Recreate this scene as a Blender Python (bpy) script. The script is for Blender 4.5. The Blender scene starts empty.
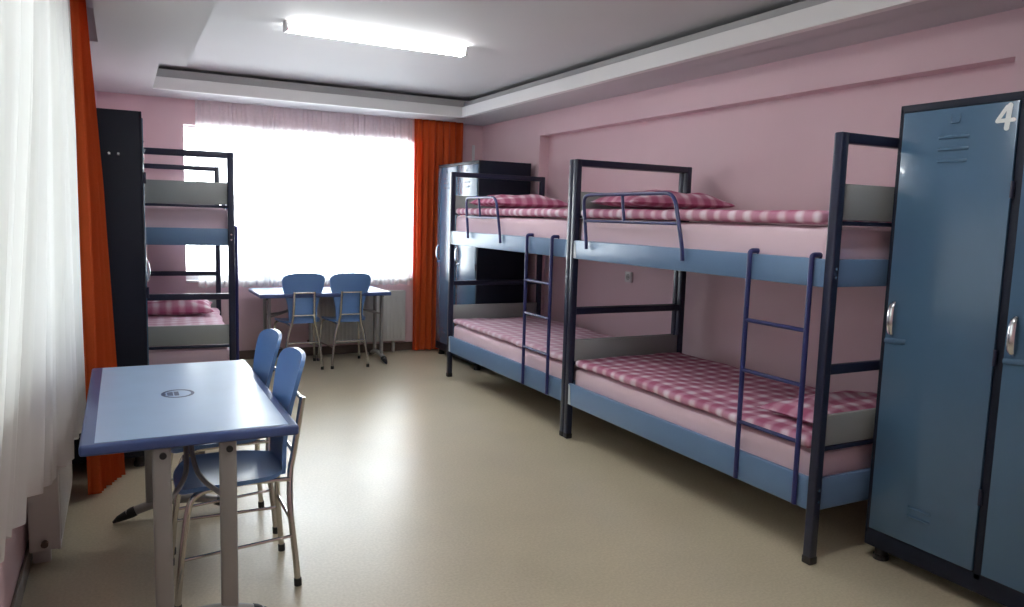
import bpy, bmesh, math, random
from mathutils import Vector, Matrix, noise

S = bpy.context.scene
COL = S.collection
PI = math.pi
random.seed(7)

# ------------------------------------------------------------------ camera
CAM_F, CAM_YAW, CAM_PITCH, CAM_ROLL, CAM_H = 753.07, 0.4803, -0.1138, 0.0294, 1.4194
fw = Vector((math.sin(CAM_YAW) * math.cos(CAM_PITCH), math.cos(CAM_YAW) * math.cos(CAM_PITCH), math.sin(CAM_PITCH)))
rt = Vector((math.cos(CAM_YAW), -math.sin(CAM_YAW), 0))
up = rt.cross(fw)
rt2 = rt * math.cos(CAM_ROLL) + up * math.sin(CAM_ROLL)
up2 = -rt * math.sin(CAM_ROLL) + up * math.cos(CAM_ROLL)
cam_data = bpy.data.cameras.new('camera')
cam_data.sensor_width = 36.0
cam_data.lens = 36.0 * CAM_F / 1024.0
cam_data.clip_start = 0.05
cam = bpy.data.objects.new('camera', cam_data)
COL.objects.link(cam)
cam.matrix_world = Matrix(((rt2.x, up2.x, -fw.x, 0), (rt2.y, up2.y, -fw.y, 0), (rt2.z, up2.z, -fw.z, CAM_H), (0, 0, 0, 1)))
S.camera = cam

# ------------------------------------------------------------------ sky, exposure
W = bpy.data.worlds.new('overcast_sky')
S.world = W
W.use_nodes = True
wn = W.node_tree
wn.nodes.clear()
wo = wn.nodes.new('ShaderNodeOutputWorld')
wb = wn.nodes.new('ShaderNodeBackground')
wb.inputs['Color'].default_value = (0.93, 0.97, 1.0, 1)
wtc = wn.nodes.new('ShaderNodeTexCoord')
wsp = wn.nodes.new('ShaderNodeSeparateXYZ')
wmr = wn.nodes.new('ShaderNodeMapRange')          # the overcast sky is brighter beyond the far window than beyond the left one
wmr.inputs['From Min'].default_value = -0.9
wmr.inputs['From Max'].default_value = 0.2
wmr.inputs['To Min'].default_value = 3.3
wmr.inputs['To Max'].default_value = 10.0
wn.links.new(wtc.outputs['Generated'], wsp.inputs[0])
wn.links.new(wsp.outputs['X'], wmr.inputs['Value'])
wn.links.new(wmr.outputs[0], wb.inputs['Strength'])
wn.links.new(wb.outputs[0], wo.inputs[0])

S.view_settings.view_transform = 'Standard'
S.view_settings.look = 'None'
S.view_settings.gamma = 1.0
S.view_settings.use_curve_mapping = False
S.view_settings.exposure = 1.27
S.cycles.max_bounces = 10
S.cycles.diffuse_bounces = 6
S.cycles.transparent_max_bounces = 16
S.cycles.sample_clamp_indirect = 6.0
S.cycles.caustics_reflective = False
S.cycles.caustics_refractive = False


def portal(name, loc, rot, sx, sy):
    l = bpy.data.lights.new(name, 'AREA')
    l.shape = 'RECTANGLE'
    l.size, l.size_y = sx, sy
    l.cycles.is_portal = True
    o = bpy.data.objects.new(name, l)
    o.location = loc
    o.rotation_euler = rot
    COL.objects.link(o)
    return o


# ------------------------------------------------------------------ materials
def new_mat(name):
    m = bpy.data.materials.new(name)
    m.use_nodes = True
    return m, m.node_tree, m.node_tree.nodes['Principled BSDF']


def plain(name, col, rough=0.5, metal=0.0, noise_amt=0.06, noise_scale=12.0, bump=0.0, bump_scale=200.0, spec=0.5, coat=0.0):
    m, t, b = new_mat(name)
    n = t.nodes
    tc = n.new('ShaderNodeTexCoord')
    nz = n.new('ShaderNodeTexNoise')
    nz.inputs['Scale'].default_value = noise_scale
    nz.inputs['Detail'].default_value = 4
    t.links.new(tc.outputs['Object'], nz.inputs['Vector'])
    mx = n.new('ShaderNodeMix')
    mx.data_type = 'RGBA'
    mx.inputs[6].default_value = (*[c * (1 - noise_amt) for c in col], 1)
    mx.inputs[7].default_value = (*[min(1, c * (1 + noise_amt)) for c in col], 1)
    t.links.new(nz.outputs['Fac'], mx.inputs[0])
    t.links.new(mx.outputs[2], b.inputs['Base Color'])
    b.inputs['Roughness'].default_value = rough
    b.inputs['Metallic'].default_value = metal
    b.inputs['Specular IOR Level'].default_value = spec
    b.inputs['Coat Weight'].default_value = coat
    if bump:
        n2 = n.new('ShaderNodeTexNoise')
        n2.inputs['Scale'].default_value = bump_scale
        n2.inputs['Detail'].default_value = 3
        t.links.new(tc.outputs['Object'], n2.inputs['Vector'])
        bp = n.new('ShaderNodeBump')
        bp.inputs['Strength'].default_value = bump
        bp.inputs['Distance'].default_value = 0.003
        t.links.new(n2.outputs['Fac'], bp.inputs['Height'])
        t.links.new(bp.outputs[0], b.inputs['Normal'])
    return m


def floor_mat():
    m, t, b = new_mat('speckled_linoleum')
    n = t.nodes
    tc = n.new('ShaderNodeTexCoord')
    n1 = n.new('ShaderNodeTexNoise'); n1.inputs['Scale'].default_value = 90; n1.inputs['Detail'].default_value = 5
    n2 = n.new('ShaderNodeTexNoise'); n2.inputs['Scale'].default_value = 2.2; n2.inputs['Detail'].default_value = 4
    for q in (n1, n2):
        t.links.new(tc.outputs['Object'], q.inputs['Vector'])
    r = n.new('ShaderNodeValToRGB')
    r.color_ramp.elements[0].position = 0.35
    r.color_ramp.elements[0].color = (0.53, 0.455, 0.315, 1)
    r.color_ramp.elements[1].position = 0.68
    r.color_ramp.elements[1].color = (0.62, 0.54, 0.39, 1)
    t.links.new(n1.outputs['Fac'], r.inputs[0])
    mx = n.new('ShaderNodeMix'); mx.data_type = 'RGBA'; mx.blend_type = 'MULTIPLY'; mx.inputs[0].default_value = 0.35
    r2 = n.new('ShaderNodeValToRGB')
    r2.color_ramp.elements[0].position = 0.3
    r2.color_ramp.elements[0].color = (0.72, 0.72, 0.72, 1)
    r2.color_ramp.elements[1].position = 0.7
    t.links.new(n2.outputs['Fac'], r2.inputs[0])
    t.links.new(r.outputs[0], mx.inputs[6])
    t.links.new(r2.outputs[0], mx.inputs[7])
    t.links.new(mx.outputs[2], b.inputs['Base Color'])
    rr = n.new('ShaderNodeMapRange')
    rr.inputs['To Min'].default_value = 0.26
    rr.inputs['To Max'].default_value = 0.42
    t.links.new(n2.outputs['Fac'], rr.inputs['Value'])
    t.links.new(rr.outputs[0], b.inputs['Roughness'])
    b.inputs['Specular IOR Level'].default_value = 0.5
    return m


def sheer_mat(name, transp, col, back=0.4):
    m, t, b = new_mat(name)
    n = t.nodes
    out = n['Material Output']
    n.remove(b)
    tc = n.new('ShaderNodeTexCoord')
    nz = n.new('ShaderNodeTexNoise'); nz.inputs['Scale'].default_value = 40
    t.links.new(tc.outputs['Object'], nz.inputs['Vector'])
    mr = n.new('ShaderNodeMapRange')
    mr.inputs['To Min'].default_value = transp * 0.85
    mr.inputs['To Max'].default_value = transp * 1.15
    t.links.new(nz.outputs['Fac'], mr.inputs['Value'])
    tl = n.new('ShaderNodeBsdfTranslucent'); tl.inputs['Color'].default_value = (*col, 1)
    df = n.new('ShaderNodeBsdfDiffuse'); df.inputs['Color'].default_value = (*col, 1)
    tp = n.new('ShaderNodeBsdfTransparent')
    m1 = n.new('ShaderNodeMixShader'); m1.inputs[0].default_value = back
    m2 = n.new('ShaderNodeMixShader')
    t.links.new(tl.outputs[0], m1.inputs[1]); t.links.new(df.outputs[0], m1.inputs[2])
    t.links.new(mr.outputs[0], m2.inputs[0])
    t.links.new(m1.outputs[0], m2.inputs[1]); t.links.new(tp.outputs[0], m2.inputs[2])
    t.links.new(m2.outputs[0], out.inputs[0])
    return m


def drape_mat(name, col):
    m, t, b = new_mat(name)
    n = t.nodes
    out = n['Material Output']
    tc = n.new('ShaderNodeTexCoord')
    nz = n.new('ShaderNodeTexNoise'); nz.inputs['Scale'].default_value = 160
    t.links.new(tc.outputs['Object'], nz.inputs['Vector'])
    mx = n.new('ShaderNodeMix'); mx.data_type = 'RGBA'
    mx.inputs[6].default_value = (*[c * 0.9 for c in col], 1)
    mx.inputs[7].default_value = (*[min(1, c * 1.08) for c in col], 1)
    t.links.new(nz.outputs['Fac'], mx.inputs[0])
    b.inputs['Roughness'].default_value = 0.75
    b.inputs['Sheen Weight'].default_value = 0.2
    t.links.new(mx.outputs[2], b.inputs['Base Color'])
    tl = n.new('ShaderNodeBsdfTranslucent')
    t.links.new(mx.outputs[2], tl.inputs['Color'])
    ms = n.new('ShaderNodeMixShader'); ms.inputs[0].default_value = 0.4
    t.links.new(b.outputs[0], ms.inputs[1]); t.links.new(tl.outputs[0], ms.inputs[2])
    t.links.new(ms.outputs[0], out.inputs[0])
    return m


def check_mat(name, dark, mid, light, period=0.1, rough=0.85):
    """woven gingham: stripes along x and along y of the cloth added together"""
    m, t, b = new_mat(name)
    n = t.nodes
    tc = n.new('ShaderNodeTexCoord')
    nz = n.new('ShaderNodeTexNoise'); nz.inputs['Scale'].default_value = 5
    t.links.new(tc.outputs['Object'], nz.inputs['Vector'])
    sc = n.new('ShaderNodeVectorMath'); sc.operation = 'SCALE'; sc.inputs['Scale'].default_value = 0.03
    ad = n.new('ShaderNodeVectorMath'); ad.operation = 'ADD'
    t.links.new(nz.outputs['Color'], sc.inputs[0])
    t.links.new(tc.outputs['Object'], ad.inputs[0]); t.links.new(sc.outputs[0], ad.inputs[1])
    sp = n.new('ShaderNodeSeparateXYZ')
    t.links.new(ad.outputs[0], sp.inputs[0])
    outs = []
    for ax in ('X', 'Y'):
        mu = n.new('ShaderNodeMath'); mu.operation = 'MULTIPLY'; mu.inputs[1].default_value = 2 * PI / period
        sn = n.new('ShaderNodeMath'); sn.operation = 'SINE'
        mr = n.new('ShaderNodeMapRange'); mr.inputs['From Min'].default_value = -0.45; mr.inputs['From Max'].default_value = 0.85
        t.links.new(sp.outputs[ax], mu.inputs[0]); t.links.new(mu.outputs[0], sn.inputs[0]); t.links.new(sn.outputs[0], mr.inputs['Value'])
        outs.append(mr)
    av = n.new('ShaderNodeMath'); av.operation = 'ADD'
    t.links.new(outs[0].outputs[0], av.inputs[0]); t.links.new(outs[1].outputs[0], av.inputs[1])
    hv = n.new('ShaderNodeMath'); hv.operation = 'MULTIPLY'; hv.inputs[1].default_value = 0.5
    t.links.new(av.outputs[0], hv.inputs[0])
    r = n.new('ShaderNodeValToRGB')
    r.color_ramp.elements[0].color = (*dark, 1)
    r.color_ramp.elements[1].color = (*light, 1)
    e = r.color_ramp.elements.new(0.5); e.color = (*mid, 1)
    t.links.new(hv.outputs[0], r.inputs[0])
    t.links.new(r.outputs[0], b.inputs['Base Color'])
    b.inputs['Roughness'].default_value = rough
    b.inputs['Specular IOR Level'].default_value = 0.2
    n2 = n.new('ShaderNodeTexNoise'); n2.inputs['Scale'].default_value = 60
    t.links.new(tc.outputs['Object'], n2.inputs['Vector'])
    bp = n.new('ShaderNodeBump'); bp.inputs['Strength'].default_value = 0.25; bp.inputs['Distance'].default_value = 0.004
    t.links.new(n2.outputs['Fac'], bp.inputs['Height']); t.links.new(bp.outputs[0], b.inputs['Normal'])
    return m


def glass_mat():
    m, t, b = new_mat('window_glass')
    n = t.nodes
    out = n['Material Output']
    n.remove(b)
    tp = n.new('ShaderNodeBsdfTransparent'); tp.inputs['Color'].default_value = (0.96, 0.98, 0.98, 1)
    gl = n.new('ShaderNodeBsdfGlossy'); gl.inputs['Roughness'].default_value = 0.02
    fr = n.new('ShaderNodeFresnel'); fr.inputs['IOR'].default_value = 1.45
    ms = n.new('ShaderNodeMixShader')
    t.links.new(fr.outputs[0], ms.inputs[0]); t.links.new(tp.outputs[0], ms.inputs[1]); t.links.new(gl.outputs[0], ms.inputs[2])
    t.links.new(ms.outputs[0], out.inputs[0])
    return m


def emit_mat(name, col, strength):
    m, t, b = new_mat(name)
    b.inputs['Base Color'].default_value = (0.9, 0.9, 0.9, 1)
    b.inputs['Emission Color'].default_value = (*col, 1)
    b.inputs['Emission Strength'].default_value = strength
    return m


M = {
    'floor': floor_mat(),
    'pink': plain('pink_wall_paint', (0.75, 0.545, 0.585), 0.55, noise_amt=0.03, noise_scale=3, bump=0.15, bump_scale=120, spec=0.3),
    'white': plain('white_ceiling_paint', (0.60, 0.597, 0.61), 0.7, noise_amt=0.02, noise_scale=3, spec=0.2),
    'cornice': plain('white_plaster_cornice', (0.80, 0.80, 0.79), 0.6, noise_amt=0.02, noise_scale=5, spec=0.3),
    'cove': plain('cove_shade_grey', (0.42, 0.42, 0.42), 0.7, noise_amt=0.03),  # shade at the cove gap, put into the second step's colour
    'base': plain('brown_baseboard', (0.13, 0.085, 0.065), 0.4, noise_amt=0.12, noise_scale=20),
    'pvc': plain('white_window_plastic', (0.8, 0.81, 0.82), 0.35, noise_amt=0.02),
    'glass': glass_mat(),
    'sheer': sheer_mat('white_sheer_voile', 0.40, (0.92, 0.92, 0.93)),
    'sheer_dense': sheer_mat('white_dense_net', 0.025, (0.80, 0.80, 0.775), 0.74),
    'orange': drape_mat('orange_drape_cloth', (0.74, 0.115, 0.012)),
    'navy': plain('navy_enamel_steel', (0.014, 0.018, 0.045), 0.30, noise_amt=0.1),
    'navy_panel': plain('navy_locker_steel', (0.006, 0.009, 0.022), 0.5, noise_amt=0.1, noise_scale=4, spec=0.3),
    'cobalt': plain('cobalt_enamel_tube', (0.022, 0.026, 0.13), 0.3, noise_amt=0.08),
    'rail': plain('blue_rail_steel', (0.14, 0.24, 0.40), 0.35, noise_amt=0.05, noise_scale=5),
    'door': plain('steel_blue_locker_enamel', (0.068, 0.137, 0.225), 0.25, noise_amt=0.05, noise_scale=3, coat=0.3),
    'grey': plain('grey_laminate_panel', (0.30, 0.32, 0.315), 0.45, noise_amt=0.03),
    'chrome': plain('chrome_tube', (0.62, 0.60, 0.56), 0.22, metal=1.0, noise_amt=0.05),
    'handle': plain('polished_handle', (0.85, 0.87, 0.9), 0.2, metal=1.0, noise_amt=0.03),
    'sheet': plain('pale_pink_sheet', (0.78, 0.59, 0.655), 0.85, noise_amt=0.05, noise_scale=4, bump=0.3, bump_scale=14, spec=0.2),
    'check': check_mat('pink_gingham_blanket', (0.44, 0.12, 0.215), (0.60, 0.295, 0.40), (0.86, 0.73, 0.80)),
    'check_small': check_mat('pink_gingham_pillow', (0.44, 0.12, 0.215), (0.60, 0.295, 0.40), (0.86, 0.73, 0.80), period=0.1),
    'check_faint': check_mat('faded_pink_gingham', (0.62, 0.35, 0.46), (0.70, 0.48, 0.57), (0.82, 0.68, 0.76)),
    'top': plain('light_blue_desk_laminate', (0.43, 0.57, 0.79), 0.28, noise_amt=0.06, noise_scale=9, bump=0.05, bump_scale=60),
    'edge': plain('royal_blue_desk_edge', (0.055, 0.09, 0.24), 0.3, noise_amt=0.06),
    'legsteel': plain('grey_desk_steel', (0.30, 0.285, 0.27), 0.42, metal=0.0, noise_amt=0.05),
    'black': plain('black_rubber', (0.012, 0.012, 0.013), 0.5, noise_amt=0.1),
    'blue_plastic': plain('blue_chair_plastic', (0.12, 0.25, 0.54), 0.30, noise_amt=0.05),
    'radiator': plain('off_white_radiator_enamel', (0.62, 0.60, 0.57), 0.4, noise_amt=0.03),
    'lamp_body': plain('white_lamp_steel', (0.82, 0.82, 0.82), 0.4, noise_amt=0.02),
    'tube': emit_mat('lit_fluorescent_tube', (0.97, 1.0, 1.0), 21.0),
    'logo': plain('dark_blue_print', (0.05, 0.08, 0.20), 0.35, noise_amt=0.1),
    'logo_light': plain('pale_print', (0.55, 0.62, 0.75), 0.35, noise_amt=0.05),
    'number': plain('pale_grey_paint', (0.80, 0.83, 0.83), 0.6, noise_amt=0.1, noise_scale=60),
    'plate': plain('bracket_catchlight_white', (0.62, 0.68, 0.72), 0.35, noise_amt=0.15, noise_scale=40),  # whiter than the rail: light caught by the brackets put into the colour
    'socket': plain('white_socket_plastic', (0.72, 0.68, 0.68), 0.35, noise_amt=0.04),
}


# ------------------------------------------------------------------ mesh helpers
def mb():
    return bmesh.new()


def box(bm, x0, x1, y0, y1, z0, z1, bev=0.0, seg=2, mat=None, rot=None):
    r = bmesh.ops.create_cube(bm, size=1.0)
    vs = r['verts']
    c = Vector(((x0 + x1) / 2, (y0 + y1) / 2, (z0 + z1) / 2))
    d = (abs(x1 - x0), abs(y1 - y0), abs(z1 - z0))
    for v in vs:
        v.co = Vector((v.co.x * d[0], v.co.y * d[1], v.co.z * d[2]))
    if bev > 0:
        es = list({e for v in vs for e in v.link_edges})
        rr = bmesh.ops.bevel(bm, geom=es, offset=min(bev, min(d) * 0.45), segments=seg, affect='EDGES', profile=0.5)
        vs = list({v for v in vs if v.is_valid} | set(rr['verts']))
    for v in vs:
        v.co = (rot @ v.co if rot else v.co) + c
    return vs


def catmull(pts, n=8):
    pts = [Vector(p) for p in pts]
    P = [pts[0] * 2 - pts[1]] + pts + [pts[-1] * 2 - pts[-2]]
    out = []
    for i in range(1, len(P) - 2):
        for k in range(n):
            t = k / n
            a, b, c, d = P[i - 1], P[i], P[i + 1], P[i + 2]
            out.append(0.5 * ((2 * b) + (c - a) * t + (2 * a - 5 * b + 4 * c - d) * t * t + (3 * b - a - 3 * c + d) * t ** 3))
    out.append(pts[-1])
    return out


def round_corners(pts, r, n=5):
    """polyline with filleted corners"""
    pts = [Vector(p) for p in pts]
    out = [pts[0]]
    for i in range(1, len(pts) - 1):
        a, b, c = pts[i - 1], pts[i], pts[i + 1]
        d1, d2 = (a - b), (c - b)
        rr = min(r, d1.length * 0.45, d2.length * 0.45)
        p1, p2 = b + d1.normalized() * rr, b + d2.normalized() * rr
        for k in range(n + 1):
            t = k / n
            out.append(p1 * (1 - t) ** 2 + b * 2 * t * (1 - t) + p2 * t * t)
    out.append(pts[-1])
    return out


def tube(bm, pts, r, seg=10, flat=(1.0, 1.0), upv=None):
    pts = [Vector(p) for p in pts]
    n = len(pts)
    rings = []
    tan0 = (pts[1] - pts[0]).normalized()
    ref = Vector(upv) if upv else (Vector((0, 0, 1)) if abs(tan0.z) < 0.9 else Vector((1, 0, 0)))
    u = (ref - tan0 * ref.dot(tan0)).normalized()
    for i, p in enumerate(pts):
        if i == 0: tn = pts[1] - pts[0]
        elif i == n - 1: tn = pts[-1] - pts[-2]
        else: tn = (pts[i + 1] - pts[i]).normalized() + (pts[i] - pts[i - 1]).normalized()
        tn.normalize()
        u = (u - tn * u.dot(tn)).normalized()
        w = tn.cross(u)
        rad = r[i] if isinstance(r, (list, tuple)) else r
        rings.append([bm.verts.new(p + (u * math.cos(2 * PI * k / seg) * flat[0] + w * math.sin(2 * PI * k / seg) * flat[1]) * rad) for k in range(seg)])
    for i in range(n - 1):
        for k in range(seg):
            bm.faces.new((rings[i][k], rings[i][(k + 1) % seg], rings[i + 1][(k + 1) % seg], rings[i + 1][k]))
    bm.faces.new(list(reversed(rings[0])))
    bm.faces.new(rings[-1])


def soft_slab(bm, x0, x1, y0, y1, z0, z1, r, nx, ny, nz, fn=None):
    """rounded, subdivided cushion-like block; fn(p, top) may displace points"""
    lo, hi = Vector((x0, y0, z0)), Vector((x1, y1, z1))
    cnt = (nx, ny, nz)
    verts = {}

    def vert(i, j, k):
        key = (i, j, k)
        if key not in verts:
            p = Vector([lo[a] + (hi[a] - lo[a]) * key[a] / cnt[a] for a in range(3)])
            q = Vector([max(lo[a] + min(r, (hi[a] - lo[a]) / 2), min(hi[a] - min(r, (hi[a] - lo[a]) / 2), p[a])) for a in range(3)])
            d = p - q
            if d.length > 1e-9:
                rr = min(r, (hi[2] - lo[2]) / 2)
                p = q + d.normalized() * min(rr, d.length) if d.length > rr else p
            if fn: p = fn(p, k / nz)
            verts[key] = bm.verts.new(p)
        return verts[key]

    def quad(a, b, c, d):
        bm.faces.new((vert(*a), vert(*b), vert(*c), vert(*d)))
    for i in range(nx):
        for j in range(ny):
            quad((i, j, nz), (i + 1, j, nz), (i + 1, j + 1, nz), (i, j + 1, nz))
            quad((i, j, 0), (i, j + 1, 0), (i + 1, j + 1, 0), (i + 1, j, 0))
    for i in range(nx):
        for k in range(nz):
            quad((i, 0, k), (i + 1, 0, k), (i + 1, 0, k + 1), (i, 0, k + 1))
            quad((i, ny, k), (i, ny, k + 1), (i + 1, ny, k + 1), (i + 1, ny, k))
    for j in range(ny):
        for k in range(nz):
            quad((0, j, k), (0, j, k + 1), (0, j + 1, k + 1), (0, j + 1, k))
            quad((nx, j, k), (nx, j + 1, k), (nx, j + 1, k + 1), (nx, j, k + 1))


def prism(bm, poly, axis, a, b):
    """extrude a 2-D polygon along axis 'x','y' or 'z' from a to b"""
    def p3(p, t):
        return {'x': (t, p[0], p[1]), 'y': (p[0], t, p[1]), 'z': (p[0], p[1], t)}[axis]
    v0 = [bm.verts.new(p3(p, a)) for p in poly]
    v1 = [bm.verts.new(p3(p, b)) for p in poly]
    n = len(poly)
    bm.faces.new(list(reversed(v0)))
    bm.faces.new(v1)
    for i in range(n):
        bm.faces.new((v0[i], v0[(i + 1) % n], v1[(i + 1) % n], v1[i]))


def obj(name, bm, mat, parent=None, smooth=True):
    bmesh.ops.recalc_face_normals(bm, faces=bm.faces)
    me = bpy.data.meshes.new(name)
    bm.to_mesh(me)
    bm.free()
    me.materials.append(M[mat] if isinstance(mat, str) else mat)
    if smooth:
        for p in me.polygons: p.use_smooth = True
        try: me.set_sharp_from_angle(angle=math.radians(38))
        except Exception: pass
    o = bpy.data.objects.new(name, me)
    COL.objects.link(o)
    if parent: o.parent = parent
    return o


def tag(o, label, cat, group=None):
    o['label'] = label
    o['category'] = cat
    if group: o['group'] = group
    return o


def thing(name, label, cat, loc=(0, 0, 0), rz=0.0, group=None):
    o = bpy.data.objects.new(name, None)
    o.empty_display_size = 0.1
    COL.objects.link(o)
    o.location = loc
    o.rotation_euler = (0, 0, rz)
    return tag(o, label, cat, group)


def struct(name, bm, mat, parent=None, smooth=False):
    o = obj(name, bm, mat, parent, smooth)
    if parent is None: o['kind'] = 'structure'
    return o


def children(o):
    return [c for c in bpy.data.objects if c.parent == o]


def copy_tree(o, parent=None):
    c = o.copy()
    COL.objects.link(c)
    c.parent = parent
    for ch in children(o): copy_tree(ch, c)
    return c


# ================================================================== SETTING
XL, XR, XREC = -0.36, 3.47, 3.57          # left wall, right wall (beam plane), recessed right wall
Y0, Y1 = -0.9, 7.45
ZL, ZU = 2.38, 2.57                       # lower ceiling border, upper ceiling

b = mb(); box(b, -0.6, 3.8, Y0 - 0.2, Y1 + 0.25, -0.1, 0.0)
struct('floor', b, 'floor')

b = mb(); box(b, -0.6, 3.8, Y0 - 0.2, Y1 + 0.25, ZU, ZU + 0.1)
struct('ceiling', b, 'white')

# dropped border of the ceiling with its opening, notch and curtain slot
OX0, OX1, OY0, OY1 = 0.43, 3.0, 0.7, 6.93
NX, NY = 0.262, 5.75
b = mb()
box(b, -0.09, OX0, Y0, NY, ZL, ZU)                       # left soffit
box(b, -0.6, -0.09, 5.23, Y1, ZL, ZU)
box(b, -0.09, NX, NY, Y1, ZL, ZU)                       # left soffit beyond the slot
box(b, NX, OX1 + 0.19, OY1 + 0.19, Y1, ZL, ZU)           # far border, upper body set back for the cove gap
box(b, NX, OX1 + 0.1, OY1, OY1 + 0.2, ZL, ZL + 0.03)
box(b, OX1 + 0.19, 3.6, Y0, Y1, ZL, ZU)                  # right border body
box(b, OX1, OX1 + 0.2, OY0, OY1 + 0.2, ZL, ZL + 0.03)
box(b, OX0, OX1 + 0.2, Y0, OY0, ZL, ZU)                  # near border
struct('trim_1', b, 'white')
b = mb()                                                  # stepped cornice lip, far and right
box(b, NX, OX1 + 0.02, OY1 - 0.004, OY1 + 0.05, ZL - 0.002, ZL + 0.096, 0.004)
struct('trim_2', b, 'cornice')
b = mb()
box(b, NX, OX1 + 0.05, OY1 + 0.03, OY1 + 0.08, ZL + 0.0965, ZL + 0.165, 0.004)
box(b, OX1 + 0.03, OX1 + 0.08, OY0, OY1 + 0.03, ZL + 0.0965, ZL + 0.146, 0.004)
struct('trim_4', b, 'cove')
b = mb()
box(b, OX1 - 0.004, OX1 + 0.05, OY0, OY1 + 0.0, ZL - 0.002, ZL + 0.096, 0.004)
struct('trim_3', b, 'cornice')

# windows: openings
FWX0, FWX1, FWZ0, FWZ1 = 0.52, 2.70, 0.74, 2.16
LWY0, LWY1, LWZ0, LWZ1 = 1.3, 3.95, 0.86, 2.20

b = mb()                                                  # far wall around its window
box(b, -0.6, FWX0, Y1, Y1 + 0.25, 0, ZU)
box(b, FWX1, 3.8, Y1, Y1 + 0.25, 0, ZU)
box(b, FWX0, FWX1, Y1, Y1 + 0.25, 0, FWZ0)
box(b, FWX0, FWX1, Y1, Y1 + 0.25, FWZ1, ZU)
struct('wall_far', b, 'pink')

b = mb()                                                  # left wall around its window
box(b, XL - 0.25, XL, Y0, LWY0, 0, ZU)
box(b, XL - 0.25, XL, LWY1, 5.36, 0, ZU)
box(b, XL - 0.25, XL, LWY0, LWY1, 0, LWZ0)
box(b, XL - 0.25, XL, LWY0, LWY1, LWZ1, ZU)
prism(b, [(XL - 0.25, 5.36), (XL + 0.02, 5.36), (-0.15, Y1), (XL - 0.25, Y1)], 'z', 0, ZU)
struct('wall_left', b, 'pink')

b = mb()                                                  # right wall: recess under a beam, pillars at its ends
box(b, XREC, XREC + 0.2, Y0, Y1, 0, ZU)
box(b, XR, XREC, 6.2, Y1, 0, ZL + 0.05)
box(b, XR, XREC, Y0, 2.0, 0, ZL + 0.05)
box(b, XR, XREC, 2.0, 6.2, 2.177, ZL + 0.05)
struct('wall_right', b, 'pink')
b = mb(); box(b, -0.6, 3.8, Y0 - 0.2, Y0, 0, ZU)
struct('wall_near', b, 'pink')

b = mb(); box(b, -0.10, XR, Y1 - 0.014, Y1, 0, 0.085, 0.003)
struct('baseboard_far', b, 'base')
b = mb(); box(b, XL, XL + 0.012, Y0, 5.36, 0, 0.085, 0.003)
struct('baseboard_left', b, 'base')
b = mb()
box(b, XREC - 0.012, XREC, 2.0, 6.2, 0, 0.085, 0.003)
box(b, XR - 0.012, XR, 6.2, Y1 - 0.014, 0, 0.085, 0.003)
box(b, XR - 0.012, XR, Y0, 2.0, 0, 0.085, 0.003)
struct('baseboard_right', b, 'base')


def window_far():
    y = Y1 + 0.10
    b = mb()
    t = 0.06
    box(b, FWX0, FWX1, y, y + 0.06, FWZ0, FWZ0 + t, 0.006)
    box(b, FWX0, FWX1, y, y + 0.06, FWZ1 - t + 0.045, FWZ1 + 0.045, 0.006)
    for x in (FWX0 - 0.048, FWX0 + (FWX1 - FWX0) / 3 - t / 2, FWX0 + 2 * (FWX1 - FWX0) / 3 - t / 2, FWX1 - t + 0.048):
        box(b, x, x + t, y, y + 0.06, FWZ0, FWZ1, 0.006)
    o = struct('window_1', b, 'pvc')
    for k in range(3):
        x = FWX0 + k * (FWX1 - FWX0) / 3
        g = mb(); box(g, x + 0.03, x + (FWX1 - FWX0) / 3 - 0.03, y + 0.027, y + 0.033, FWZ0 + 0.03, FWZ1 - 0.03)
        obj('pane', g, 'glass', o, False)
    s = mb(); box(s, FWX0, FWX1, Y1 - 0.02, y, FWZ0 - 0.0, FWZ0 + 0.02, 0.004)
    obj('sill', s, 'pvc', o)


def window_left():
    x = XL - 0.16
    b = mb()
    t = 0.06
    n = 4
    box(b, x, x + 0.06, LWY0, LWY1, LWZ0, LWZ0 + t, 0.006)
    box(b, x, x + 0.06, LWY0, LWY1, LWZ1 - t, LWZ1, 0.006)
    st = (LWY1 - LWY0 - t) / n
    for k in range(n + 1):
        box(b, x, x + 0.06, LWY0 + k * st, LWY0 + k * st + t, LWZ0, LWZ1, 0.006)
    o = struct('window_2', b, 'pvc')
    for k in range(n):
        y = LWY0 + k * st
        g = mb(); box(g, x + 0.027, x + 0.033, y + 0.03, y + st + 0.03, LWZ0 + 0.03, LWZ1 - 0.03)
        obj('pane', g, 'glass', o, False)
    s = mb(); box(s, x + 0.06, XL + 0.02, LWY0, LWY1, LWZ0, LWZ0 + 0.02, 0.004)
    obj('sill', s, 'pvc', o)


window_far()
window_left()
portal('sky_portal_far', ((FWX0 + FWX1) / 2, Y1 + 0.24, (FWZ0 + FWZ1) / 2), (-PI / 2, 0, 0), FWX1 - FWX0, FWZ1 - FWZ0)
portal('sky_portal_left', (XL - 0.24, (LWY0 + LWY1) / 2, (LWZ0 + LWZ1) / 2), (0, -PI / 2, 0), LWZ1 - LWZ0, LWY1 - LWY0)


# ================================================================== BUNK BEDS
BL, BW, BH = 2.0, 0.926, 1.794            # length, depth, height of a bunk


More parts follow.
